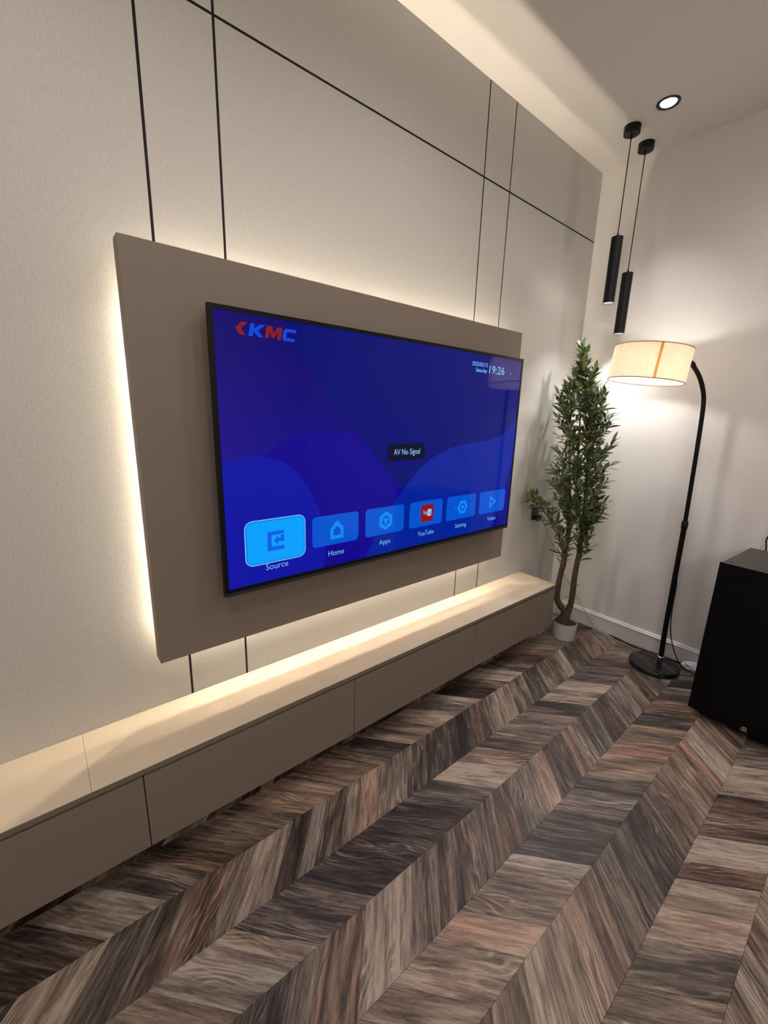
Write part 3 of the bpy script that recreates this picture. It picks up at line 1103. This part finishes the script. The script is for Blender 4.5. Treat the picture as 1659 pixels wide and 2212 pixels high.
low_p = [T(-0.058, 0.560), T(-0.100, 0.677, -.01), T(-0.146, 0.771, -.03), T(-0.213, 0.878, -.06), T(-0.255, 0.930, -.08), T(-0.290, 0.965, -.10)]
wiry_p = [T(0.024, 0.56, .01), T(0.012, 0.64, .03), T(0.016, 0.74, .04), T(0.05, 0.86, .03), T(0.10, 0.95, .03)]


def trunk(name, pts, rs, sub=5, m=M_BARK, seg=12, knob=0.10):
    bm = bmesh.new()
    rs = [q * (1.15 if name == 'trunk' else 1.0) for q in rs]
    add_tube(bm, pts, rs, seg, sub)
    kr = random.Random(len(pts))
    for v in bm.verts:
        v.co += Vector((kr.uniform(-1, 1), kr.uniform(-1, 1), kr.uniform(-1, 1))) * rs[-1] * knob
    return obj(name, bm, m, tree, smooth=True)


trunk('trunk', stump, [0.044, 0.036, 0.031, 0.027, 0.018], 4, seg=16)
trunk('trunk', left_p, [0.019, 0.019, 0.0185, 0.017, 0.0155, 0.0165, 0.0135, 0.011, 0.010, 0.009, 0.007, 0.005, 0.003])
trunk('trunk', right_p, [0.020, 0.0165, 0.0165, 0.0155, 0.0145, 0.0125, 0.0105, 0.0095, 0.0085, 0.007, 0.005, 0.0025])
trunk('trunk', mid_p, [0.010, 0.009, 0.0085, 0.0075, 0.006, 0.003])
trunk('branch', low_p, [0.006, 0.005, 0.0045, 0.004, 0.003, 0.002], 4, M_TWIG, 7)
trunk('branch', wiry_p, [0.003, 0.003, 0.003, 0.0025, 0.002], 4, M_TWIG, 7)
for (s, z, ds, dz) in ((-0.06, 0.55, .03, .02), (0.03, 0.40, .03, -.012), (0.022, 0.30, -.022, .01), (0.03, 0.46, -.028, .008), (-0.02, .28, .02, .012)):
    tube('branch', [T(s, z, -.01), T(s + ds * .5, z + dz * .9, -.014), T(s + ds, z + dz, -.016)], [0.003, 0.0022, 0.0012], M_TWIG, tree, 6)


def leaf_mat():
    m, nt, b = mat('olive_leaf')
    L = nt.links.new
    oi = nt.nodes.new('ShaderNodeAttribute')
    oi.attribute_name = 'hue'
    info = nt.nodes.new('ShaderNodeObjectInfo')
    ad = nt.nodes.new('ShaderNodeMath')
    L(oi.outputs['Fac'], ad.inputs[0])
    L(info.outputs['Random'], ad.inputs[1])
    fr_ = nt.nodes.new('ShaderNodeMath')
    fr_.operation = 'FRACT'
    L(ad.outputs[0], fr_.inputs[0])
    cr = nt.nodes.new('ShaderNodeValToRGB')
    e = cr.color_ramp.elements
    e[0].position, e[0].color = 0.0, (0.040, 0.072, 0.024, 1)
    e[1].position, e[1].color = 1.0, (0.32, 0.36, 0.10, 1)
    for p, c in ((0.45, (0.100, 0.165, 0.056, 1)), (0.75, (0.18, 0.25, 0.088, 1))):
        k = e.new(p)
        k.color = c
    L(fr_.outputs[0], cr.inputs[0])
    geo = nt.nodes.new('ShaderNodeNewGeometry')
    mx = nt.nodes.new('ShaderNodeMix')
    mx.data_type = 'RGBA'
    L(geo.outputs['Backfacing'], mx.inputs[0])
    L(cr.outputs[0], mx.inputs[6])
    mx.inputs[7].default_value = (0.10, 0.125, 0.075, 1)
    L(mx.outputs[2], b.inputs['Base Color'])
    b.inputs['Roughness'].default_value = 0.38
    b.inputs['Specular IOR Level'].default_value = 0.5
    return m


M_LEAF = leaf_mat()


def leaf_shape(Lg, Wd, bend):
    """lance-shaped folded blade along +x; returns verts, faces"""
    st = ((0.0, 0.10), (0.18, 0.62), (0.42, 1.0), (0.68, 0.82), (0.88, 0.38), (1.0, 0.0))
    vs, fs = [], []
    for t, w in st:
        z = -bend * t * t * Lg
        vs += [(t * Lg, -0.5 * w * Wd, z + 0.16 * w * Wd), (t * Lg, 0, z), (t * Lg, 0.5 * w * Wd, z + 0.16 * w * Wd)]
    for i in range(len(st) - 1):
        a, b = 3 * i, 3 * i + 3
        fs += [(a, a + 1, b + 1, b), (a + 1, a + 2, b + 2, b + 1)]
    return vs, fs


LEAF_KINDS = []
for (Lg, Wd, bd) in ((0.072, 0.0235, 0.18), (0.063, 0.0215, 0.32), (0.078, 0.0235, 0.12), (0.052, 0.0200, 0.25)):
    vs, fs = leaf_shape(Lg, Wd, bd)
    me = bpy.data.meshes.new('leaf')
    me.from_pydata(vs, [], fs)
    for p in me.polygons:
        p.use_smooth = True
    me.materials.append(M_LEAF)
    LEAF_KINDS.append((me, vs, fs))

leaves = []
twig_bm = bmesh.new()
trnd = random.Random(11)


def twig(base, tip, n, spread=1.0):
    base, tip = Vector(base), Vector(tip)
    tip.y = min(tip.y, -0.045 - OY)        # foliage stops short of the wall
    ax = tip - base
    bow = Vector((trnd.uniform(-1, 1), trnd.uniform(-1, 1), trnd.uniform(0.2, 1))) * ax.length * 0.10
    pts = [base, base.lerp(tip, 0.5) + bow, tip]
    P = catmull(pts, 4)
    add_tube(twig_bm, P, [0.0019] * (len(P) - 1) + [0.0009], 5)
    ph = trnd.uniform(0, 6.28)
    for k in range(n):
        t = 0.10 + 0.90 * k / max(1, n - 1)
        f = t * (len(P) - 1)
        i = min(int(f), len(P) - 2)
        p = P[i].lerp(P[i + 1], f - i)
        tg = (P[i + 1] - P[i]).normalized()
        a, b = frame_of(tg)
        ph += 2.4
        out = a * cos(ph) + b * sin(ph)
        d = (tg * trnd.uniform(0.45, 1.0) + out * trnd.uniform(0.55, 0.95) * spread * (1.0 - 0.45 * t) + Vector((0, 0, 0.12))).normalized()
        leaves.append((p + d * 0.003, d, trnd.uniform(-0.7, 0.7), trnd.randrange(4), trnd.uniform(0.62, 1.12)))


def along(pts, z):
    z = 1.5117 + (z - 1.5117) * 0.986
    for a, b in zip(pts, pts[1:]):
        if a.z <= z <= b.z:
            return a.lerp(b, (z - a.z) / max(1e-6, b.z - a.z))
    return pts[-1] if z > pts[-1].z else pts[0]


# crown outline (z, left s, right s) read off as metres in the tree's own upright plane
ENV = [(0.79, -0.085, 0.105), (0.90, -0.115, 0.145), (1.00, -0.185, 0.155), (1.10, -0.235, 0.165), (1.22, -0.240, 0.155), (1.38, -0.212, 0.128),
       (1.52, -0.235, 0.105), (1.67, -0.245, 0.055), (1.74, -0.190, 0.020), (1.81, -0.140, -0.020), (1.88, -0.145, -0.070), (1.94, -0.130, -0.100)]


def env(z):
    if z <= ENV[0][0]:
        return ENV[0][1:]
    for a, b in zip(ENV, ENV[1:]):
        if a[0] <= z <= b[0]:
            t = (z - a[0]) / (b[0] - a[0])
            return a[1] + (b[1] - a[1]) * t, a[2] + (b[2] - a[2]) * t
    return ENV[-1][1:]


stems = [left_p, right_p, mid_p]
zt = 0.86
i = 0
while zt < 1.93:
    e0, e1 = env(zt)
    for k in range(trnd.choice((3, 5, 7)) if zt < 1.72 else 3 if zt < 1.82 else 2):
        u = trnd.random()
        s = e0 + (e1 - e0) * (0.04 + 0.92 * ((i * 0.618 + k * 0.171 + 0.1 * u) % 1.0))
        half = 0.5 * (e1 - e0)
        mid_s = 0.5 * (e0 + e1)
        rr = sqrt(max(0.0, 1 - ((s - mid_s) / half) ** 2))
        dmax = min(half, 0.17) * rr
        d = trnd.uniform(-1, 1) * dmax
        tip = T(s, zt, d)
        st = min(stems, key=lambda q: (along(q, zt - 0.12) - tip).length + trnd.uniform(0, 0.05))
        base = along(st, zt - trnd.uniform(0.09, 0.17))
        base = base.lerp(tip, trnd.uniform(0.0, 0.35))
        ln = (tip - base).length
        twig(base, tip, max(8, int(ln / 0.0115)), 1.2)
        i += 1
    zt += 0.026
# upright leader sprays
for (s, z, d, ln) in ((-0.118, 1.935, 0.0, 0.16), (-0.10, 1.90, 0.03, 0.15), (-0.03, 1.80, 0.02, 0.15), (-0.015, 1.815, -.03, .14), (-0.22, 1.665, 0, .16), (0.045, 1.665, 0, 0.17),
                      (0.10, 1.52, .02, .15), (0.135, 1.37, 0, .14)):
    twig(T(s * 0.6 - 0.035, z - ln, d * 0.5), T(s, z, d), 15, 0.8)
# low side branch and the sprays low on the trunks
for k in range(16):
    t = 0.25 + 0.75 * k / 15
    f = t * (len(low_p) - 1)
    j = min(int(f), len(low_p) - 2)
    p = low_p[j].lerp(low_p[j + 1], f - j)
    twig(p, p + lv * trnd.uniform(-0.075, 0.03) + nv * trnd.uniform(-0.05, 0.03) + Vector((0, 0, trnd.uniform(0.02, 0.075))), 10, 1.1)
for (s, z, d) in ((-0.105, 0.60, 0), (-0.075, 0.66, -.04), (-0.03, 0.70, 0.03), (-0.085, 0.73, 0.02), (-0.04, 0.62, -.03), (-0.10, 0.68, .02)):
    twig(T(-0.061, z - 0.10), T(s, z, d), 9)
for (s, z, d) in ((0.06, 0.80, -.03), (0.085, 0.76, 0), (0.03, 0.78, -.05), (0.0, 0.80, -.03), (0.055, 0.70, -.03), (0.07, 0.83, .03), (0.035, 0.84, .0), (0.075, 0.66, -.01), (0.01, 0.72, -.04)):
    twig(T(0.028, z - 0.13, 0.01), T(s, z, d), 11)
for (s, z, d) in ((-0.02, 0.93, -.04), (0.12, 0.93, .02), (0.10, 0.90, .03), (-0.10, 0.90, 0), (0.14, 0.98, 0)):
    twig(T(s * 0.4, z - 0.13, d * 0.3), T(s, z, d), 11)
obj('twigs', twig_bm, M_TWIG, tree, smooth=True)['kind'] = 'stuff'

# the 300 leaves nearest the viewer are objects of their own, the others one mesh
camloc = Vector((-0.1046, -1.5558, 1.5117)) - Vector((OX, OY, 0))


def leaf_matrix(p, d, tw, sc):
    x = d.normalized()
    n = Vector((0, 0, 1))
    y = n.cross(x)
    if y.length < 0.05:
        y = Vector((0, 1, 0)).cross(x)
    y.normalize()
    z = x.cross(y)
    y2 = y * cos(tw) + z * sin(tw)
    z2 = x.cross(y2)
    m = Matrix((x * sc, y2 * sc, z2 * sc)).transposed().to_4x4()
    m.translation = p
    return m


leaves = [q for q in leaves if max(q[0].x, q[0].x + q[1].x * 0.08) + OX < XC - 0.02 and max(q[0].y, q[0].y + q[1].y * 0.08) + OY < -0.02]
leaves.sort(key=lambda q: (q[0] - camloc).length - 0.12 * q[4])
for q in leaves[:300]:
    o = bpy.data.objects.new('leaf', LEAF_KINDS[q[3]][0])
    C.objects.link(o)
    o.parent = tree
    o.matrix_local = leaf_matrix(q[0], q[1], q[2], q[4])
V_, F_, H_ = [], [], []
for q in leaves[300:]:
    m_ = leaf_matrix(q[0], q[1], q[2], q[4])
    s0 = len(V_)
    V_ += [m_ @ Vector(v) for v in LEAF_KINDS[q[3]][1]]
    F_ += [[s0 + k for k in f] for f in LEAF_KINDS[q[3]][2]]
    H_ += [trnd.random()] * len(LEAF_KINDS[q[3]][1])
me = bpy.data.meshes.new('foliage')
me.from_pydata([tuple(v) for v in V_], [], F_)
a_ = me.attributes.new('hue', 'FLOAT', 'POINT')
a_.data.foreach_set('value', H_)
for p in me.polygons:
    p.use_smooth = True
me.materials.append(M_LEAF)
fo = bpy.data.objects.new('foliage', me)
C.objects.link(fo)
fo.parent = tree
fo['kind'] = 'stuff'
print('leaves', len(leaves))
M_OLIVE = simple('black_olive', (0.008, 0.006, 0.008), 0.15)
bm = bmesh.new()
bmesh.ops.create_uvsphere(bm, u_segments=12, v_segments=8, radius=1.0)
for v in bm.verts:
    v.co = Vector((v.co.x * 0.0075, v.co.y * 0.0075, v.co.z * 0.011))
ol = obj('olive', bm, M_OLIVE, tree, smooth=True)
for k, (s, z, d) in enumerate(((-0.118, 1.925, -.02), (-0.091, 1.905, -.02), (-0.228, 1.637, -.04), (-0.200, 1.612, -.05), (-0.044, 1.616, -.12), (0.097, 1.491, -.07), (0.051, 1.637, -.05),
                               (-0.112, 1.53, -.13), (0.001, 1.455, -.13), (0.009, 1.662, -.06), (-0.14, 1.08, -.10), (0.10, 1.20, -.10), (0.09, 1.02, -.09))):
    o = ol if k == 0 else ol.copy()
    if k:
        C.objects.link(o)
        o.parent = tree
    o.location = T(s, z, d)
    o.rotation_euler = (trnd.uniform(-.5, .5), trnd.uniform(-.5, .5), 0)
